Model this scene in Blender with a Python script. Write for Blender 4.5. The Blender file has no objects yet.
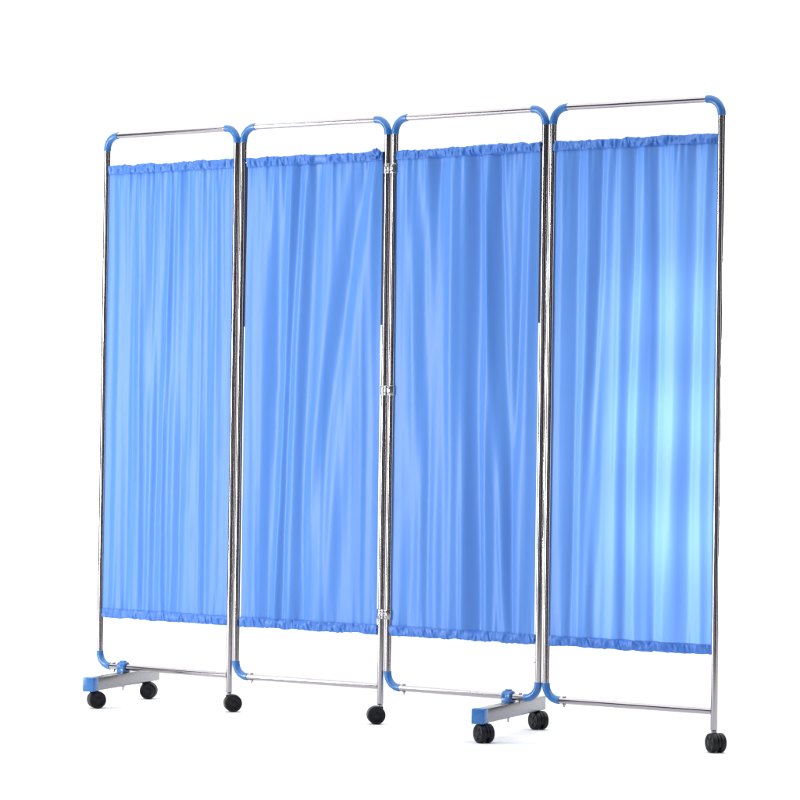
import bpy, math, random
import numpy as np
from mathutils import Vector, Matrix
random.seed(7)
S = bpy.context.scene
C = S.collection
R = math.radians
PI = math.pi

# ------------------------------------------------------------------ materials
def newmat(name):
    m = bpy.data.materials.new(name); m.use_nodes = True
    nt = m.node_tree; b = nt.nodes['Principled BSDF']
    return m, nt, b

def noise_rough(nt, b, lo, hi, scale=(40, 40, 3), bump=0.0):
    tc = nt.nodes.new('ShaderNodeTexCoord'); mp = nt.nodes.new('ShaderNodeMapping')
    mp.inputs['Scale'].default_value = scale
    n = nt.nodes.new('ShaderNodeTexNoise'); n.inputs['Scale'].default_value = 1.0; n.inputs['Detail'].default_value = 5
    mr = nt.nodes.new('ShaderNodeMapRange'); mr.inputs['To Min'].default_value = lo; mr.inputs['To Max'].default_value = hi
    nt.links.new(tc.outputs['Object'], mp.inputs['Vector']); nt.links.new(mp.outputs[0], n.inputs['Vector'])
    nt.links.new(n.outputs['Fac'], mr.inputs['Value']); nt.links.new(mr.outputs[0], b.inputs['Roughness'])
    if bump:
        bp = nt.nodes.new('ShaderNodeBump'); bp.inputs['Strength'].default_value = bump; bp.inputs['Distance'].default_value = .001
        nt.links.new(n.outputs['Fac'], bp.inputs['Height']); nt.links.new(bp.outputs[0], b.inputs['Normal'])

def steel(name, col, lo, hi, scale, bump=0.0):
    m, nt, b = newmat(name)
    b.inputs['Base Color'].default_value = (*col, 1); b.inputs['Metallic'].default_value = 1
    noise_rough(nt, b, lo, hi, scale, bump)
    return m
M_steel = steel('polished_steel', (.37, .35, .365), .12, .15, (9, 9, 1.2), .0)
M_beam = steel('brushed_steel', (.235, .232, .24), .2, .33, (25, 25, 140), .03)
M_zinc = steel('bright_zinc', (.36, .355, .365), .2, .34, (120, 120, 120), .1)

def plastic(name, col, rough, coat=0.0, scale=90, bump=.05):
    m, nt, b = newmat(name)
    b.inputs['Base Color'].default_value = (*col, 1)
    b.inputs['Coat Weight'].default_value = coat
    if max(col) < .05: b.inputs['Specular IOR Level'].default_value = .22
    noise_rough(nt, b, rough * .8, rough * 1.3, (scale,) * 3, bump)
    return m
M_joint = plastic('blue_plastic', (.030, .145, .40), .26)
M_black = plastic('black_plastic', (.005, .005, .007), .34)
M_tread = plastic('black_rubber', (.006, .006, .009), .40)
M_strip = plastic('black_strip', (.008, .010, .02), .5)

def fabric(name, col, tcol, mixf, rough=.42, weave=.12):
    m, nt, b = newmat(name)
    L = nt.links; N = nt.nodes
    out = N['Material Output']
    tc = N.new('ShaderNodeTexCoord')
    # slight dye / thread irregularity along the warp
    mp = N.new('ShaderNodeMapping'); mp.inputs['Scale'].default_value = (260, 260, 5)
    n = N.new('ShaderNodeTexNoise'); n.inputs['Scale'].default_value = 1; n.inputs['Detail'].default_value = 4
    L.new(tc.outputs['Object'], mp.inputs[0]); L.new(mp.outputs[0], n.inputs['Vector'])
    cr = N.new('ShaderNodeMix'); cr.data_type = 'RGBA'
    cr.inputs['A'].default_value = (col[0] * .9, col[1] * .93, col[2] * .96, 1)
    cr.inputs['B'].default_value = (col[0] * 1.1, col[1] * 1.06, min(1, col[2] * 1.03), 1)
    L.new(n.outputs['Fac'], cr.inputs['Factor'])
    L.new(cr.outputs['Result'], b.inputs['Base Color'])
    b.inputs['Roughness'].default_value = rough
    b.inputs['Specular IOR Level'].default_value = .55
    b.inputs['Sheen Weight'].default_value = .25
    b.inputs['Sheen Tint'].default_value = (.6, .75, 1, 1)
    w = N.new('ShaderNodeTexNoise'); w.inputs['Scale'].default_value = 55; w.inputs['Detail'].default_value = 6
    mp2 = N.new('ShaderNodeMapping'); mp2.inputs['Scale'].default_value = (1, 1, .45)
    L.new(tc.outputs['Object'], mp2.inputs[0]); L.new(mp2.outputs[0], w.inputs['Vector'])
    bp = N.new('ShaderNodeBump'); bp.inputs['Strength'].default_value = weave; bp.inputs['Distance'].default_value = .002
    L.new(w.outputs['Fac'], bp.inputs['Height']); L.new(bp.outputs[0], b.inputs['Normal'])
    t = N.new('ShaderNodeBsdfTranslucent'); t.inputs['Color'].default_value = (*tcol, 1)
    L.new(bp.outputs[0], t.inputs['Normal'])
    mx = N.new('ShaderNodeMixShader'); mx.inputs[0].default_value = mixf
    L.new(b.outputs[0], mx.inputs[1]); L.new(t.outputs[0], mx.inputs[2]); L.new(mx.outputs[0], out.inputs['Surface'])
    return m
M_cloth = fabric('blue_nylon', (.032, .168, .575), (.23, .43, .85), .24, .45)
M_hem = fabric('blue_nylon_doubled', (.050, .195, .62), (.14, .34, .82), .2, .42, .25)

mb, nt, b = newmat('white_paper_sweep')
b.inputs['Base Color'].default_value = (.86, .86, .86, 1)
b.inputs['Specular IOR Level'].default_value = .1
noise_rough(nt, b, .8, .95, (3, 3, 3))

# ------------------------------------------------------------------ mesh helpers
class MB:
    def __init__(s): s.v = []; s.f = []
    def add(s, v, f):
        o = len(s.v); s.v += [tuple(p) for p in v]; s.f += [tuple(i + o for i in q) for q in f]
    def tube(s, pts, r, n=20, caps=True, radii=None):
        pts = [Vector(p) for p in pts]; m = len(pts)
        tan = []
        for i in range(m):
            a = pts[max(0, i - 1)]; c = pts[min(m - 1, i + 1)]; tan.append((c - a).normalized())
        ref = Vector((0, 0, 1)) if abs(tan[0].z) < .9 else Vector((1, 0, 0))
        u = tan[0].cross(ref).normalized(); V = []
        for i in range(m):
            if i:
                q = tan[i - 1].rotation_difference(tan[i]); u = (q @ u); u = (u - tan[i] * u.dot(tan[i])).normalized()
            w = tan[i].cross(u); rr = radii[i] if radii else r
            for k in range(n):
                a = 2 * PI * k / n
                V.append(pts[i] + u * (rr * math.cos(a)) + w * (rr * math.sin(a)))
        F = []
        for i in range(m - 1):
            for k in range(n):
                k2 = (k + 1) % n
                F.append((i * n + k, i * n + k2, (i + 1) * n + k2, (i + 1) * n + k))
        if caps:
            F.append(tuple(range(n))[::-1]); F.append(tuple(range((m - 1) * n, m * n)))
        s.add(V, F)
    def lathe(s, prof, mat, n=36, a0=0, a1=2 * PI):
        """prof: (axial, radius) list, axis = local X of mat"""
        V = []; full = abs(a1 - a0 - 2 * PI) < 1e-6; cnt = n if full else n + 1
        for (x, r) in prof:
            for k in range(cnt):
                a = a0 + (a1 - a0) * k / n
                V.append(mat @ Vector((x, r * math.cos(a), r * math.sin(a))))
        F = []
        for i in range(len(prof) - 1):
            for k in range(n):
                k2 = (k + 1) % cnt
                F.append((i * cnt + k, i * cnt + k2, (i + 1) * cnt + k2, (i + 1) * cnt + k))
        s.add(V, F)
    def box(s, mat, sx, sy, sz, bev=0.0):
        """bevelled box centred at mat origin"""
        hx, hy, hz = sx / 2, sy / 2, sz / 2
        import bmesh
        bm = bmesh.new(); bmesh.ops.create_cube(bm, size=1)
        for v in bm.verts: v.co = Vector((v.co.x * sx, v.co.y * sy, v.co.z * sz))
        if bev: bmesh.ops.bevel(bm, geom=bm.edges[:], offset=bev, segments=3, affect='EDGES', profile=.5)
        bm.verts.index_update()
        s.add([mat @ v.co for v in bm.verts], [[v.index for v in f.verts] for f in bm.faces]); bm.free()
    def build(s, name, m, parent=None, smooth=True, origin=None):
        me = bpy.data.meshes.new(name)
        o0 = Vector(origin) if origin is not None else Vector((0, 0, 0))
        me.from_pydata([tuple(Vector(p) - o0) for p in s.v], [], s.f); me.update()
        import bmesh
        bm = bmesh.new(); bm.from_mesh(me); bmesh.ops.recalc_face_normals(bm, faces=bm.faces)
        for e in bm.edges:
            if len(e.link_faces) == 2 and e.calc_face_angle(0) > R(38): e.smooth = False
        for f in bm.faces: f.smooth = smooth
        bm.to_mesh(me); bm.free()
        me.materials.append(m)
        ob = bpy.data.objects.new(name, me); C.objects.link(ob)
        ob.location = o0
        if parent: ob.parent = parent; ob.matrix_parent_inverse = Matrix.Identity(4); ob.location = o0 - world(parent)
        return ob
def world(o):
    p = Vector((0, 0, 0))
    while o: p += o.location; o = o.parent
    return p

def frame_mat(org, ax, up=Vector((0, 0, 1))):
    ax = Vector(ax).normalized(); y = up.cross(ax).normalized(); z = ax.cross(y)
    return Matrix(((ax.x, y.x, z.x, org[0]), (ax.y, y.y, z.y, org[1]), (ax.z, y.z, z.z, org[2]), (0, 0, 0, 1)))

# ------------------------------------------------------------------ layout
W = .5364; G = .026; ZT = 1.80; ZB = .1121; ZP = .061; RT = .0100; BR = .043
TH = [-.6388, -.5909, -.6395, -.5848]
seg = []; cur = Vector((0, 0))
for i in range(4):
    d = Vector((math.cos(TH[i]), math.sin(TH[i])))
    a = cur.copy(); bb = a + d * W
    seg.append((a, bb, d))
    if i < 3:
        mth = (TH[i] + TH[i + 1]) / 2; cur = bb + Vector((math.cos(mth), math.sin(mth))) * G

root = bpy.data.objects.new('folding_screen', None); C.objects.link(root)
root.location = (seg[1][1].x, seg[1][1].y, 0)
root['label'] = 'four-panel folding privacy screen with blue cloth curtains, steel tube frames and black castors'
root['category'] = 'folding screen'

def P3(i, s, z, nrm=0.0):
    a, bb, d = seg[i]
    n = Vector((-d.y, d.x))              # points away from the camera
    q = a + d * s + n * nrm
    return Vector((q.x, q.y, z))
def arc(i, cs, cz, a0, a1, r=BR, n=10):
    return [P3(i, cs + r * math.cos(a0 + (a1 - a0) * k / n), cz + r * math.sin(a0 + (a1 - a0) * k / n)) for k in range(n + 1)]

# which lower corners are bent: left always, right only on third panel
RIGHT_POST = [True, True, False, True]
frames = []
for i in range(4):
    m = MB(); rp = RIGHT_POST[i]
    path = []
    if not rp: path += [P3(i, W - BR, ZB)] + arc(i, W - BR, ZB + BR, -PI / 2, 0)[1:]
    else: path += [P3(i, W, ZP), P3(i, W, ZP + .3)]
    path += [P3(i, W, ZB + .4 + k * .3) for k in range(4)]
    path += arc(i, W - BR, ZT - BR, 0, PI / 2)
    path += arc(i, BR, ZT - BR, PI / 2, PI)
    path += [P3(i, 0, z) for z in (1.4, 1.0, .6)]
    path += arc(i, BR, ZB + BR, PI, 1.5 * PI)
    m.tube(path, RT, 28)
    if rp:   # turned-in end of the open tube
        m.tube([P3(i, W, ZP + .001), P3(i, W, ZP - .003)], RT, 28, radii=[RT * .98, RT * .75])
    fr = m.build('panel_frame', M_steel, root, origin=P3(i, W / 2, ZB))
    frames.append(fr)
    # bottom rail, running from bend to bend (or butting on the post)
    m = MB(); x0 = BR + .001; x1 = (W - RT * .6) if rp else W - BR - .001
    m.tube([P3(i, x0, ZB), P3(i, (x0 + x1) / 2, ZB), P3(i, x1, ZB)], RT * .985, 28)
    m.build('bottom_rail', M_steel, fr)
    # blue sleeves over the bends
    RS = RT + .0015
    def sleeve(pts):
        m = MB(); n = len(pts)
        rad = [RS] * n; rad[0] = RS - .0008; rad[-1] = RS - .0008
        m.tube(pts, RS, 28, radii=rad); 
        return m
    def joint(cs, cz, a0, a1, ext0, ext1):
        pts = arc(i, cs, cz, a0, a1, n=14)
        t0 = (pts[0] - pts[1]).normalized(); t1 = (pts[-1] - pts[-2]).normalized()
        pts = [pts[0] + t0 * ext0, pts[0] + t0 * (ext0 - .001)] + pts + [pts[-1] + t1 * (ext1 - .001), pts[-1] + t1 * ext1]
        sleeve(pts).build('corner_joint', M_joint, fr)
    joint(BR, ZT - BR, PI, PI / 2, .004, .004)
    joint(W - BR, ZT - BR, PI / 2, 0, .004, .004)
    joint(BR, ZB + BR, PI, 1.5 * PI, .004, .004)
    if not rp: joint(W - BR, ZB + BR, -PI / 2, 0, .004, .004)
    # through bolts beside the lower joints
    def bolt(s):
        m = MB(); c = P3(i, s, ZB)
        mm = frame_mat(c, Vector((0, 0, 1)), Vector((1, 0, 0)))
        m.lathe([(.0095, 0), (.0095, .0055), (.0115, .0058), (.0135, .0045), (.0145, 0)], mm, 16)
        m.tube([c - Vector((0, 0, .0095)), c - Vector((0, 0, .019))], .0026, 10)
        m.lathe([(-.0095, 0), (-.0095, .0058), (-.0135, .0058), (-.0135, 0)], mm, 6)
        m.build('bolt', M_zinc, fr)
    bolt(BR + .018)
    if not rp: bolt(W - BR - .018)
    # small grub screws on the inner faces of the posts
    m = MB()
    spots = [(0, ZT - BR - .03, 1), (0, ZB + BR + .02, 1)]
    if i == 2: spots.append((W, ZB + BR + .06, -1))
    for (s, z, sg) in spots:
        a_ = P3(i, s + sg * RT * .8, z, -.004); b_ = P3(i, s + sg * (RT + .0022), z, -.006)
        m = MB(); m.tube([a_, b_], .0024, 10); m.build('screw', M_zinc, fr)

# slim dark strips between some posts and the cloth
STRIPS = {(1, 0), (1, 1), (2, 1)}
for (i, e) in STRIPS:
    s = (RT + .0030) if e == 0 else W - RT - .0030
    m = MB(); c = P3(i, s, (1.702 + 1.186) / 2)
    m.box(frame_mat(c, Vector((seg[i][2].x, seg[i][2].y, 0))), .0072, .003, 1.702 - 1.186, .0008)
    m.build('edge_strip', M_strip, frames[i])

# ------------------------------------------------------------------ curtains
def hash1(n, seed):
    x = np.sin(n * 127.1 + seed * 311.7) * 43758.5453
    return (x - np.floor(x)) * 2 - 1
def hash2(a, b_, seed):
    x = np.sin(a * 127.1 + b_ * 269.5 + seed * 311.7) * 43758.5453
    return (x - np.floor(x)) * 2 - 1
def sm(t): return t * t * t * (t * (t * 6 - 15) + 10)
def vnoise(x, y, seed):
    xi = np.floor(x); yi = np.floor(y); fx = sm(x - xi); fy = sm(y - yi)
    a = hash2(xi, yi, seed); b_ = hash2(xi + 1, yi, seed); c = hash2(xi, yi + 1, seed); d = hash2(xi + 1, yi + 1, seed)
    return (a * (1 - fx) + b_ * fx) * (1 - fy) + (c * (1 - fx) + d * fx) * fy

ZC1 = 1.7055; ZC0 = .2650            # cloth top and bottom edge
HT = .030                            # hem depth
# folds: (s at top, s at bottom, width, amplitude metres (- is toward the camera), top weight, bottom weight)
FOLDS = [
 [(.12, .11, .030, -.007, 1, 1), (.20, .18, .022, .006, .9, 1), (.30, .26, .022, -.007, 1, .8), (.385, .32, .016, .008, 1, .7), (.46, .40, .022, .011, 1, .8),
  (.52, .46, .016, -.012, 1, 1), (.585, .55, .018, -.007, 1, .8), (.64, .62, .020, .007, .9, 1), (.72, .73, .026, -.006, 1, .7), (.80, .80, .020, .006, 1, .8),
  (.88, .88, .024, -.007, 1, 1), (.07, .06, .02, .005, .5, 1)],
 [(.10, .08, .04, -.006, .8, .5), (.24, .10, .035, -.008, .9, .6), (.27, .20, .035, .014, .9, .9), (.36, .27, .020, -.012, 1, 1), (.40, .30, .016, .008, 1, 1),
  (.47, .36, .022, -.010, 1, .9), (.53, .42, .034, .012, 1, .9), (.66, .52, .050, -.011, .8, .8), (.91, .44, .045, .013, 1, .7), (.98, .60, .050, -.013, 1, .7),
  (.80, .40, .030, -.006, .6, .9), (.97, .80, .035, -.008, .8, .2)],
 [(.05, .05, .03, -.004, 1, .6), (.28, .12, .030, .012, .9, .2), (.10, .22, .035, -.012, .9, .5), (.23, .33, .030, -.010, 1, .5), (.30, .25, .024, .012, 1, .5),
  (.42, .42, .030, -.012, 1, .8), (.56, .60, .036, .020, 1, 1), (.66, .66, .025, -.014, 1, .9), (.62, .80, .022, -.010, 1, .7), (.72, .84, .020, .012, 1, .8),
  (.90, .80, .022, .010, 1, .5), (.95, .90, .028, -.010, .8, .7), (.50, .50, .02, -.008, .6, 1)],
 [(.06, .08, .025, -.006, 1, 1), (.15, .13, .018, .008, 1, 1), (.22, .20, .020, -.012, 1, 1), (.29, .27, .020, .010, 1, .7), (.36, .22, .018, -.009, 1, .6),
  (.43, .40, .020, -.008, .8, 1), (.49, .47, .022, .010, 1, 1), (.57, .53, .024, -.014, 1, 1), (.65, .64, .024, .012, 1, 1), (.78, .73, .045, -.018, 1, 1),
  (.86, .84, .024, .012, .9, 1), (.93, .93, .022, -.008, 1, .8)],
]
def cloth_disp(i, s, z):
    """normal displacement of the cloth, s 0..1, z metres"""
    t = np.clip((ZC1 - z) / (ZC1 - ZC0), 0, 1)
    d = np.zeros_like(s)
    for k, (st, sb, w, am, wt, wb) in enumerate(FOLDS[i]):
        tt = t ** (1.0 if i != 1 else .85)
        cen = st + (sb - st) * tt + .006 * np.sin(t * 5.1 + k * 1.7 + i) 
        ww = 1.3 * w * (1 + .30 * np.sin(t * PI))
        x = (s - cen) / ww
        g = np.exp(-np.abs(x) ** 2.0)
        wgt = wt + (wb - wt) * t
        d += [.72, 1.1, 1.4, 1.2][i] * am * g * wgt * (.75 + .25 * np.sin(t * 7 + k * 2.3))
    # medium folds running down the drop, slowly drifting
    wv = s + .010 * vnoise(t * 3.0, s * 2, 5 + i)
    amp = [.0026, .0016, .0013, .0024][i]
    d += amp * vnoise(wv * 22, t * 1.3, 11 + i) + amp * .25 * vnoise(wv * 41, t * 2.0, 17 + i)
    # soft slack and faint cross wrinkles
    d += .004 * vnoise(s * 3.2, t * 2.6, 31 + i) + .0013 * vnoise(s * 9 + t * 5, t * 15, 37 + i) * np.clip(vnoise(s * 3, t * 4, 39 + i) + .2, 0, 1)
    # gathers, strong next to the rods and dying away
    gt = np.exp(-t / .035); gb = np.exp(-(1 - t) / .03); gt2 = np.exp(-t / .13)
    gath = vnoise(wv * 60, t * 6, 41 + i); gath2 = vnoise(wv * 34 + 9, t * 3, 47 + i)
    d += .0042 * gath * gt + .0030 * gath2 * gt2 + .0036 * vnoise(wv * 52, t * 4, 53 + i) * gb
    # the rods hold the cloth close to the frame plane
    hold = 1 - .80 * np.exp(-t / .012) - .80 * np.exp(-(1 - t) / .010)
    edge = np.clip(np.minimum(s, 1 - s) / .07, 0, 1)
    return d * hold * (.25 + .75 * edge * (2 - edge))
def grid_obj(name, i, s0, s1, zz, ns, fn, m, parent, origin):
    nz = len(zz)
    u = np.linspace(0, 1, ns)
    U, Z = np.meshgrid(u, np.array(zz))
    sx, d, Zo = fn(U, Z)
    a, bb, dd = seg[i]
    X = a.x + dd.x * sx - dd.y * d; Y = a.y + dd.y * sx + dd.x * d
    co = np.stack([X - origin.x, Y - origin.y, Zo - origin.z], -1).reshape(-1, 3)
    me = bpy.data.meshes.new(name)
    I = np.arange(nz * ns).reshape(nz, ns)
    q = np.stack([I[:-1, :-1], I[:-1, 1:], I[1:, 1:], I[1:, :-1]], -1).reshape(-1, 4)
    me.vertices.add(nz * ns); me.vertices.foreach_set('co', co.ravel())
    me.loops.add(q.size); me.loops.foreach_set('vertex_index', q.ravel().astype(np.int32))
    me.polygons.add(len(q)); me.polygons.foreach_set('loop_start', np.arange(0, q.size, 4, dtype=np.int32))
    me.polygons.foreach_set('use_smooth', np.ones(len(q), dtype=bool))
    me.update(calc_edges=True); me.validate()
    me.materials.append(m)
    ob = bpy.data.objects.new(name, me); C.objects.link(ob)
    ob.parent = parent; ob.location = origin - world(parent)
    return ob

for i in range(4):
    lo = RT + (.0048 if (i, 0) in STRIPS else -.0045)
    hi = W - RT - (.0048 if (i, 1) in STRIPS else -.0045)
    og = P3(i, W / 2, ZC0)
    def edge_s(U, Z):
        t = (ZC1 - Z) / (ZC1 - ZC0)
        wob = .0009
        l = lo + wob * (1 + vnoise(t * 9, 0 * t, 61 + i)) * np.sin(t * PI) ** .5 * 1.2
        h = hi - wob * (1 + vnoise(t * 7, 0 * t, 67 + i)) * np.sin(t * PI) ** .5 * (1.6 if i in (1, 2) else 1.2)
        return l + (h - l) * U
    def main(U, Z):
        return edge_s(U, Z), cloth_disp(i, U, Z), Z
    zz = np.linspace(ZC1 - HT + .002, ZC0 + HT - .002, 330)
    cur_ob = grid_obj('curtain', i, lo, hi, zz, 330, main, M_cloth, root, og)
    # hems: a doubled, ruffled sleeve round each rod, closed front and back
    def hem(top):
        zc = ZC1 - HT / 2 if top else ZC0 + HT / 2
        nphi = 30
        sd = 71 + i + (0 if top else 5)
        def fn(U, Zp):                              # Zp = angle round the sleeve
            ph = Zp
            n1 = vnoise(U * 34, ph * .55, sd); n2 = vnoise(U * 78, ph * .9, sd + 1); n3 = vnoise(U * 15, ph * 0 + 3, sd + 2)
            n4 = vnoise(U * 150, ph * 1.2, sd + 4)
            pinch = np.clip(np.abs(vnoise(U * 21 + .25 * np.sin(ph), ph * .15, sd + 3)) * 6, 0, 1)   # sharp tucks
            thick = .0075 * (1 + .32 * n3) + .0046 * n1 + .0021 * n2 + .0009 * n4
            thick = thick if top else .0066 + (thick - .0066) * .65
            thick = np.maximum(thick * (.50 + .50 * pinch), .0036)
            hh = (HT / 2) * (1 + .0 * n1)
            z = zc + hh * np.sin(ph) + .0011 * n2 * np.cos(ph)
            ruf = .0036 * (n3 + .6 * vnoise(U * 60, 0 * U, sd + 7))
            if top: z = z + np.where(np.sin(ph) > .3, ruf * (np.sin(ph) - .3), 0)
            else: z = z + np.where(np.sin(ph) < -.3, -ruf * (-.3 - np.sin(ph)) * .8, 0)
            c = np.cos(ph)
            d = thick * np.sign(c) * np.abs(c) ** .62
            base = cloth_disp(i, U, np.full_like(U, zc - HT / 2 if top else zc + HT / 2)) * .9
            f = np.clip((np.sin(ph) * (-1 if top else 1) + 1) / 2, 0, 1)
            return edge_s(U, np.full_like(U, zc)), d + base * f ** 4, z
        ph = np.linspace(0, 2 * PI, nphi)
        ob = grid_obj('top_hem' if top else 'bottom_hem', i, lo, hi, ph, 420, fn, M_hem, cur_ob, og)
        # stitched seam where the hem is sewn down
        m = MB(); pts = []
        zs = (ZC1 - HT + .0025) if top else (ZC0 + HT - .0025)
        for k in range(220):
            u_ = k / 219
            dd_ = float(cloth_disp(i, np.array([u_]), np.array([zs]))[0])
            pts.append(P3(i, lo + (hi - lo) * u_, zs, dd_ - .0016))
        m.tube(pts, .0013, 6)
        m.build('seam', M_hem, cur_ob)
        m = MB(); m.tube([P3(i, RT * .5, zc), P3(i, W - RT * .5, zc)], .0017, 12); m.build('curtain_rod', M_steel, cur_ob)
    hem(True); hem(False)
# the bunched knot at the right end of the second curtain's top hem
def knot(i, s, z, r, seed, parent):
    m = MB(); nu, nv = 40, 26; V = []; F = []
    for a in range(nv + 1):
        th = PI * a / nv
        for b_ in range(nu):
            ph = 2 * PI * b_ / nu
            rr = r * (1 + .16 * math.sin(5 * ph + 3 * th + seed) + .12 * math.sin(9 * ph - 4 * th + seed * 2) + .06 * math.sin(15 * th + ph))
            V.append(P3(i, s + rr * 1.15 * math.sin(th) * math.cos(ph), z + rr * math.cos(th), -.004 + .7 * rr * math.sin(th) * math.sin(ph)))
    for a in range(nv):
        for b_ in range(nu):
            F.append((a * nu + b_, a * nu + (b_ + 1) % nu, (a + 1) * nu + (b_ + 1) % nu, (a + 1) * nu + b_))
    m.add(V, F); m.build('gathered_knot', M_hem, parent)
curt = [o for o in root.children if o.name.startswith('curtain')]
knot(1, .497, 1.695, .0155, 1.3, curt[1])

# ------------------------------------------------------------------ hinges between second and third panel
ja = seg[1][1]; jb = seg[2][0]; dj = (jb - ja).normalized(); nj = Vector((-dj.y, dj.x)); mid = (ja + jb) / 2
for z in (1.651, .991, .327):
    m = MB(); up = Vector((0, 0, 1))
    for c, sg in ((ja, -1), (jb, 1)):
        # band clasping the front of the post
        ang = math.atan2(-nj.y, -nj.x); base = Matrix.Translation((c.x, c.y, z))
        V = []; n = 20
        for (zz, rr) in ((-.0145, RT + .0003), (-.0145, RT + .0022), (-.013, RT + .003), (.013, RT + .003), (.0145, RT + .0022), (.0145, RT + .0003)):
            for k in range(n + 1):
                a = ang - 2.0 + 4.0 * k / n
                V.append((c.x + rr * math.cos(a), c.y + rr * math.sin(a), z + zz))
        F = [(r_ * (n + 1) + k, r_ * (n + 1) + k + 1, (r_ + 1) * (n + 1) + k + 1, (r_ + 1) * (n + 1) + k) for r_ in range(5) for k in range(n)]
        m.add(V, F)
        # clamp screws on the band
        for dz in (-.0075, .0075):
            p = Vector((c.x, c.y, z + dz)) + Vector((-nj.x, -nj.y, 0)) * (RT + .002) + Vector((dj.x, dj.y, 0)) * (sg * -.003)
            mm = frame_mat(p, Vector((-nj.x, -nj.y, 0)))
            m.lathe([(0, .0042), (.0016, .0040), (.0026, .0022), (.0022, 0)], mm, 14)
    h = m.build('hinge', M_zinc, root, origin=(mid.x, mid.y, z))
    # knuckles and pin in front of the gap
    pc = Vector((mid.x, mid.y, 0)) - Vector((nj.x, nj.y, 0)) * .0105
    m = MB()
    for k in range(3):
        z0 = z - .0145 + k * .0098
        m.lathe([(0, 0), (0, .0038), (.0008, .0046), (.0082, .0046), (.009, .0038), (.009, 0)], frame_mat((pc.x, pc.y, z0), Vector((0, 0, 1)), Vector((1, 0, 0))), 16)
    m.build('knuckle', M_zinc, h)
    for sg in (-1, 1):
        m = MB(); c = pc + Vector((dj.x, dj.y, 0)) * (sg * .0058)
        m.box(frame_mat((c.x, c.y, z), Vector((dj.x, dj.y, 0))), .010, .0022, .027, .0007)
        m.build('hinge_leaf', M_zinc, h)

# ------------------------------------------------------------------ casters
def caster(pos, heading, ztop, parent=root):
    """pos: swivel axis on the floor; heading: angle of the wheel axle"""
    RW = .0270; ax = Vector((math.cos(heading), math.sin(heading), 0)); fw = Vector((-ax.y, ax.x, 0))
    wc = Vector((pos[0], pos[1], RW)) + fw * .012
    m = MB(); top = Vector((pos[0], pos[1], 0))
    m.tube([top + Vector((0, 0, z)) for z in (.040, .052, .0525, .0575, .058, ztop + .004)], 1, 18, radii=[.007, .007, .0085, .0085, .0048, .0048])
    st = m.build('caster', M_zinc, parent, origin=top)
    # hood between and over the wheels
    m = MB(); mm = frame_mat(wc, ax, Vector((0, 0, 1)))
    m.lathe([(-.0045, 0), (-.0045, RW * .97), (-.003, RW * 1.02), (.003, RW * 1.02), (.0045, RW * .97), (.0045, 0)], mm, 40, -PI * .12, PI * 1.12 + .0)
    m.box(frame_mat(top + Vector((0, 0, .046)), ax), .016, .018, .014, .003)
    m.build('hood', M_black, st)
    for sg in (-1, 1):
        m = MB(); 
        prof = [(.0052, 0), (.0052, RW * .93), (.0062, RW * .99), (.008, RW), (.0165, RW), (.0195, RW * .975), (.0212, RW * .90), (.0216, RW * .80),
                (.0205, RW * .74), (.0205, RW * .36), (.0218, RW * .32), (.0225, RW * .2), (.0226, 0)]
        m.lathe([(sg * x, r) for x, r in prof], mm, 44)
        w = m.build('wheel', M_tread, st)
        # five small spokes ribs on the disc
        m = MB()
        for k in range(5):
            a = 2 * PI * k / 5 + sg
            c = wc + ax * (sg * .0208) + (fw * math.cos(a) + Vector((0, 0, 1)) * math.sin(a)) * (RW * .55)
            rd = fw * math.cos(a) + Vector((0, 0, 1)) * math.sin(a)
            m.box(frame_mat(c, rd, ax), .010, .0024, .0024, .0006)
        m.build('hub_ribs', M_black, st)
    return st
q = P3(0, W, 0); caster((q.x, q.y), R(-78), ZP)
q = P3(1, W, 0); caster((q.x, q.y), R(97), ZP)
q = P3(3, W, 0); caster((q.x, q.y), R(-158), ZP)

# ------------------------------------------------------------------ feet
def foot(i, front, rear, clamp_s, hf, hr):
    BW, BH = .036, .041; zc = .0755
    f = P3(i, front[0], zc, front[1]); r = P3(i, rear[0], zc, rear[1])
    ax = (f - r).normalized(); L = (f - r).length; cen = (f + r) / 2
    m = MB(); m.box(frame_mat(cen, ax), L, BW, BH, .003)
    ft = m.build('foot_beam', M_beam, root, origin=(cen.x, cen.y, zc))
    for e, sg in ((f, 1), (r, -1)):
        m = MB()
        if sg > 0: m.box(frame_mat(e + ax * (sg * -.012), ax), .034, BW + .003, BH + .003, .0035)
        else: m.box(frame_mat(e + ax * (sg * -.008), ax), .021, BW - .004, BH - .004, .003)
        m.build('end_cap', M_joint, ft)
    # clamp riding on the rail
    c = P3(i, clamp_s, ZB); d = Vector((seg[i][2].x, seg[i][2].y, 0)); mm = frame_mat(c, d)
    m = MB()
    m.lathe([(-.016, RT + .0003), (-.016, .0150), (-.014, .0172), (-.006, .0176), (-.004, .0164), (.004, .0164), (.006, .0176), (.014, .0172), (.016, .0150), (.016, RT + .0003)], mm, 40)
    m.box(frame_mat(c + Vector((0, 0, -.0115)), d), .030, .033, .018, .003)
    m.build('clamp', M_joint, ft)
    m = MB()                                             # ear with clamp screw on top of the barrel
    m.box(frame_mat(c + Vector((0, 0, .0175)), d), .018, .014, .007, .0025)
    m.build('clamp_lug', M_joint, ft)
    b0 = Vector((c.x, c.y, 0))
    m = MB(); m.tube([b0 + Vector((0, 0, z)) for z in (.0545, .0490, .0487, .0385)], 1, 12, radii=[.0058, .0058, .003, .003])
    m.build('bolt', M_zinc, ft)
    for e, sg, hd in ((f, 1, hf), (r, -1, hr)):
        p = e - ax * (sg * (.028 if sg > 0 else (.070 if i == 0 else .034)))
        caster((p.x, p.y), hd, .0545)
foot(0, (.172, -.238), (.047, .212), .100, R(-70), R(-95))
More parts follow.
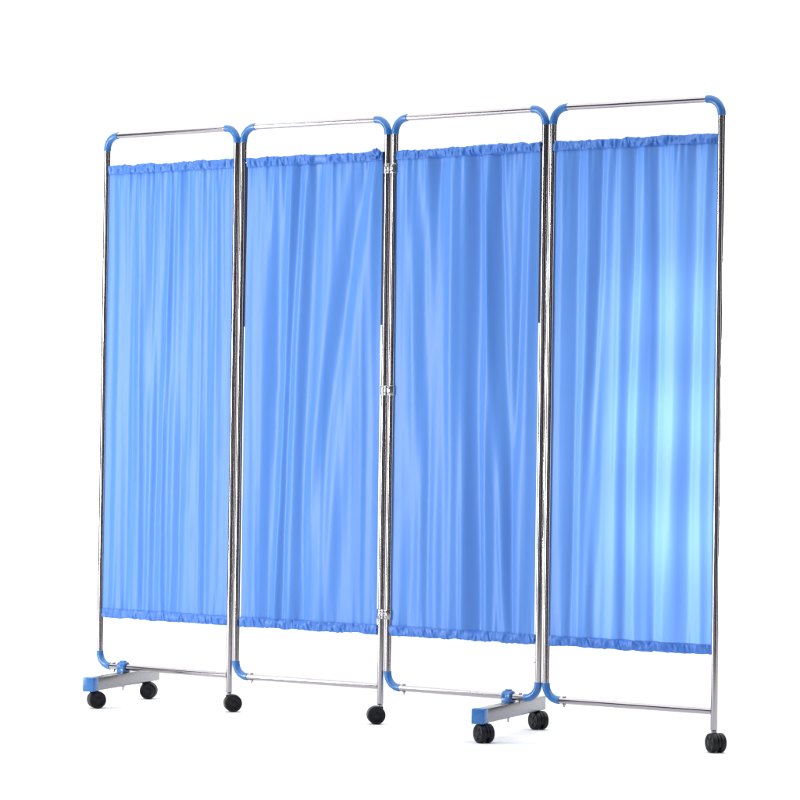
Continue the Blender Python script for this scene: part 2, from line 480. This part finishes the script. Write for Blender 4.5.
foot(2, (.496, -.240), (.385, .240), .434, R(-150), R(-150))

# ------------------------------------------------------------------ white sweep: floor curving up into a wall
m = MB(); prof = [(-3.6, 0), (-2, 0), (1, 0), (3.5, 0)]
for k in range(1, 17):
    a = PI / 2 * k / 16; prof.append((3.5 + 2.0 * math.sin(a), 2.0 - 2.0 * math.cos(a)))
prof += [(5.5, 4), (5.5, 7)]
V = []; F = []
for (y, z) in prof: V += [(-4.5, y, z), (6.5, y, z)]
for k in range(len(prof) - 1): F.append((2 * k, 2 * k + 1, 2 * k + 3, 2 * k + 2))
m.add(V, F)
bk = m.build('floor', mb, None); bk['kind'] = 'structure'

# ------------------------------------------------------------------ studio lamps
def area(name, loc, target, sx, sy, power, col=(1, 1, 1)):
    l = bpy.data.lights.new(name, 'AREA'); l.shape = 'RECTANGLE'; l.size = sx; l.size_y = sy; l.energy = power; l.color = col
    o = bpy.data.objects.new(name, l); C.objects.link(o); o.location = loc
    o.rotation_euler = (Vector(target) - Vector(loc)).to_track_quat('-Z', 'Y').to_euler()
    return o
area('overhead_softbox', (1.0, .3, 4.5), (1.0, .3, 0), 13, 9, 850)
area('wall_lamp', (1.0, 1.6, 5.0), (1.0, 5.5, 1.4), 8, 1.5, 110)
area('key_softbox', (-3.0, -1.5, 1.1), (1.0, -.7, 1.0), .36, 2.3, 135)
area('side_strip', (4.2, -3.6, 1.2), (1.2, -.7, 1.0), .25, 3.0, 16)
area('front_strip', (-.9, -7.5, 1.2), (.9, -.6, 1.0), .16, 3.0, 9)
for za, pw in ((.42, 440), (.75, 520), (1.08, 440), (1.40, 240)):  # added spots, out of frame behind the right panel, making its cloth glow
    l = bpy.data.lights.new('added_glow_spot', 'SPOT'); l.energy = pw; l.spot_size = R(19); l.spot_blend = 1; l.shadow_soft_size = .08
    o = bpy.data.objects.new('added_glow_spot', l); C.objects.link(o); o.location = (3.5, -.35, za)
    o.rotation_euler = (Vector((1.70, -1.20, za)) - o.location).to_track_quat('-Z', 'Y').to_euler()

w = bpy.data.worlds.new('World'); S.world = w; w.use_nodes = True
bg = w.node_tree.nodes['Background']; bg.inputs[0].default_value = (.9, .93, 1, 1); bg.inputs[1].default_value = .09

# ------------------------------------------------------------------ camera
cd = bpy.data.cameras.new('camera'); cam = bpy.data.objects.new('camera', cd); C.objects.link(cam)
cam.location = (.92206, -9.27139, .86302)
yaw, pitch, roll = -.0025134, .0116259, .0139168
cy, sy = math.cos(yaw), math.sin(yaw)
f = Vector((-sy * math.cos(pitch), cy * math.cos(pitch), math.sin(pitch))); r = Vector((cy, sy, 0)); u = r.cross(f)
r2 = r * math.cos(roll) + u * math.sin(roll); u2 = -r * math.sin(roll) + u * math.cos(roll)
cam.rotation_euler = Matrix(((r2.x, u2.x, -f.x), (r2.y, u2.y, -f.y), (r2.z, u2.z, -f.z))).to_euler()
cd.sensor_width = 36; cd.lens = 36 * 2904.1 / 800; cd.clip_end = 200
S.camera = cam
S.render.engine = 'CYCLES'
S.view_settings.view_transform = 'Standard'; S.view_settings.look = 'None'; S.view_settings.exposure = 0; S.view_settings.gamma = 1
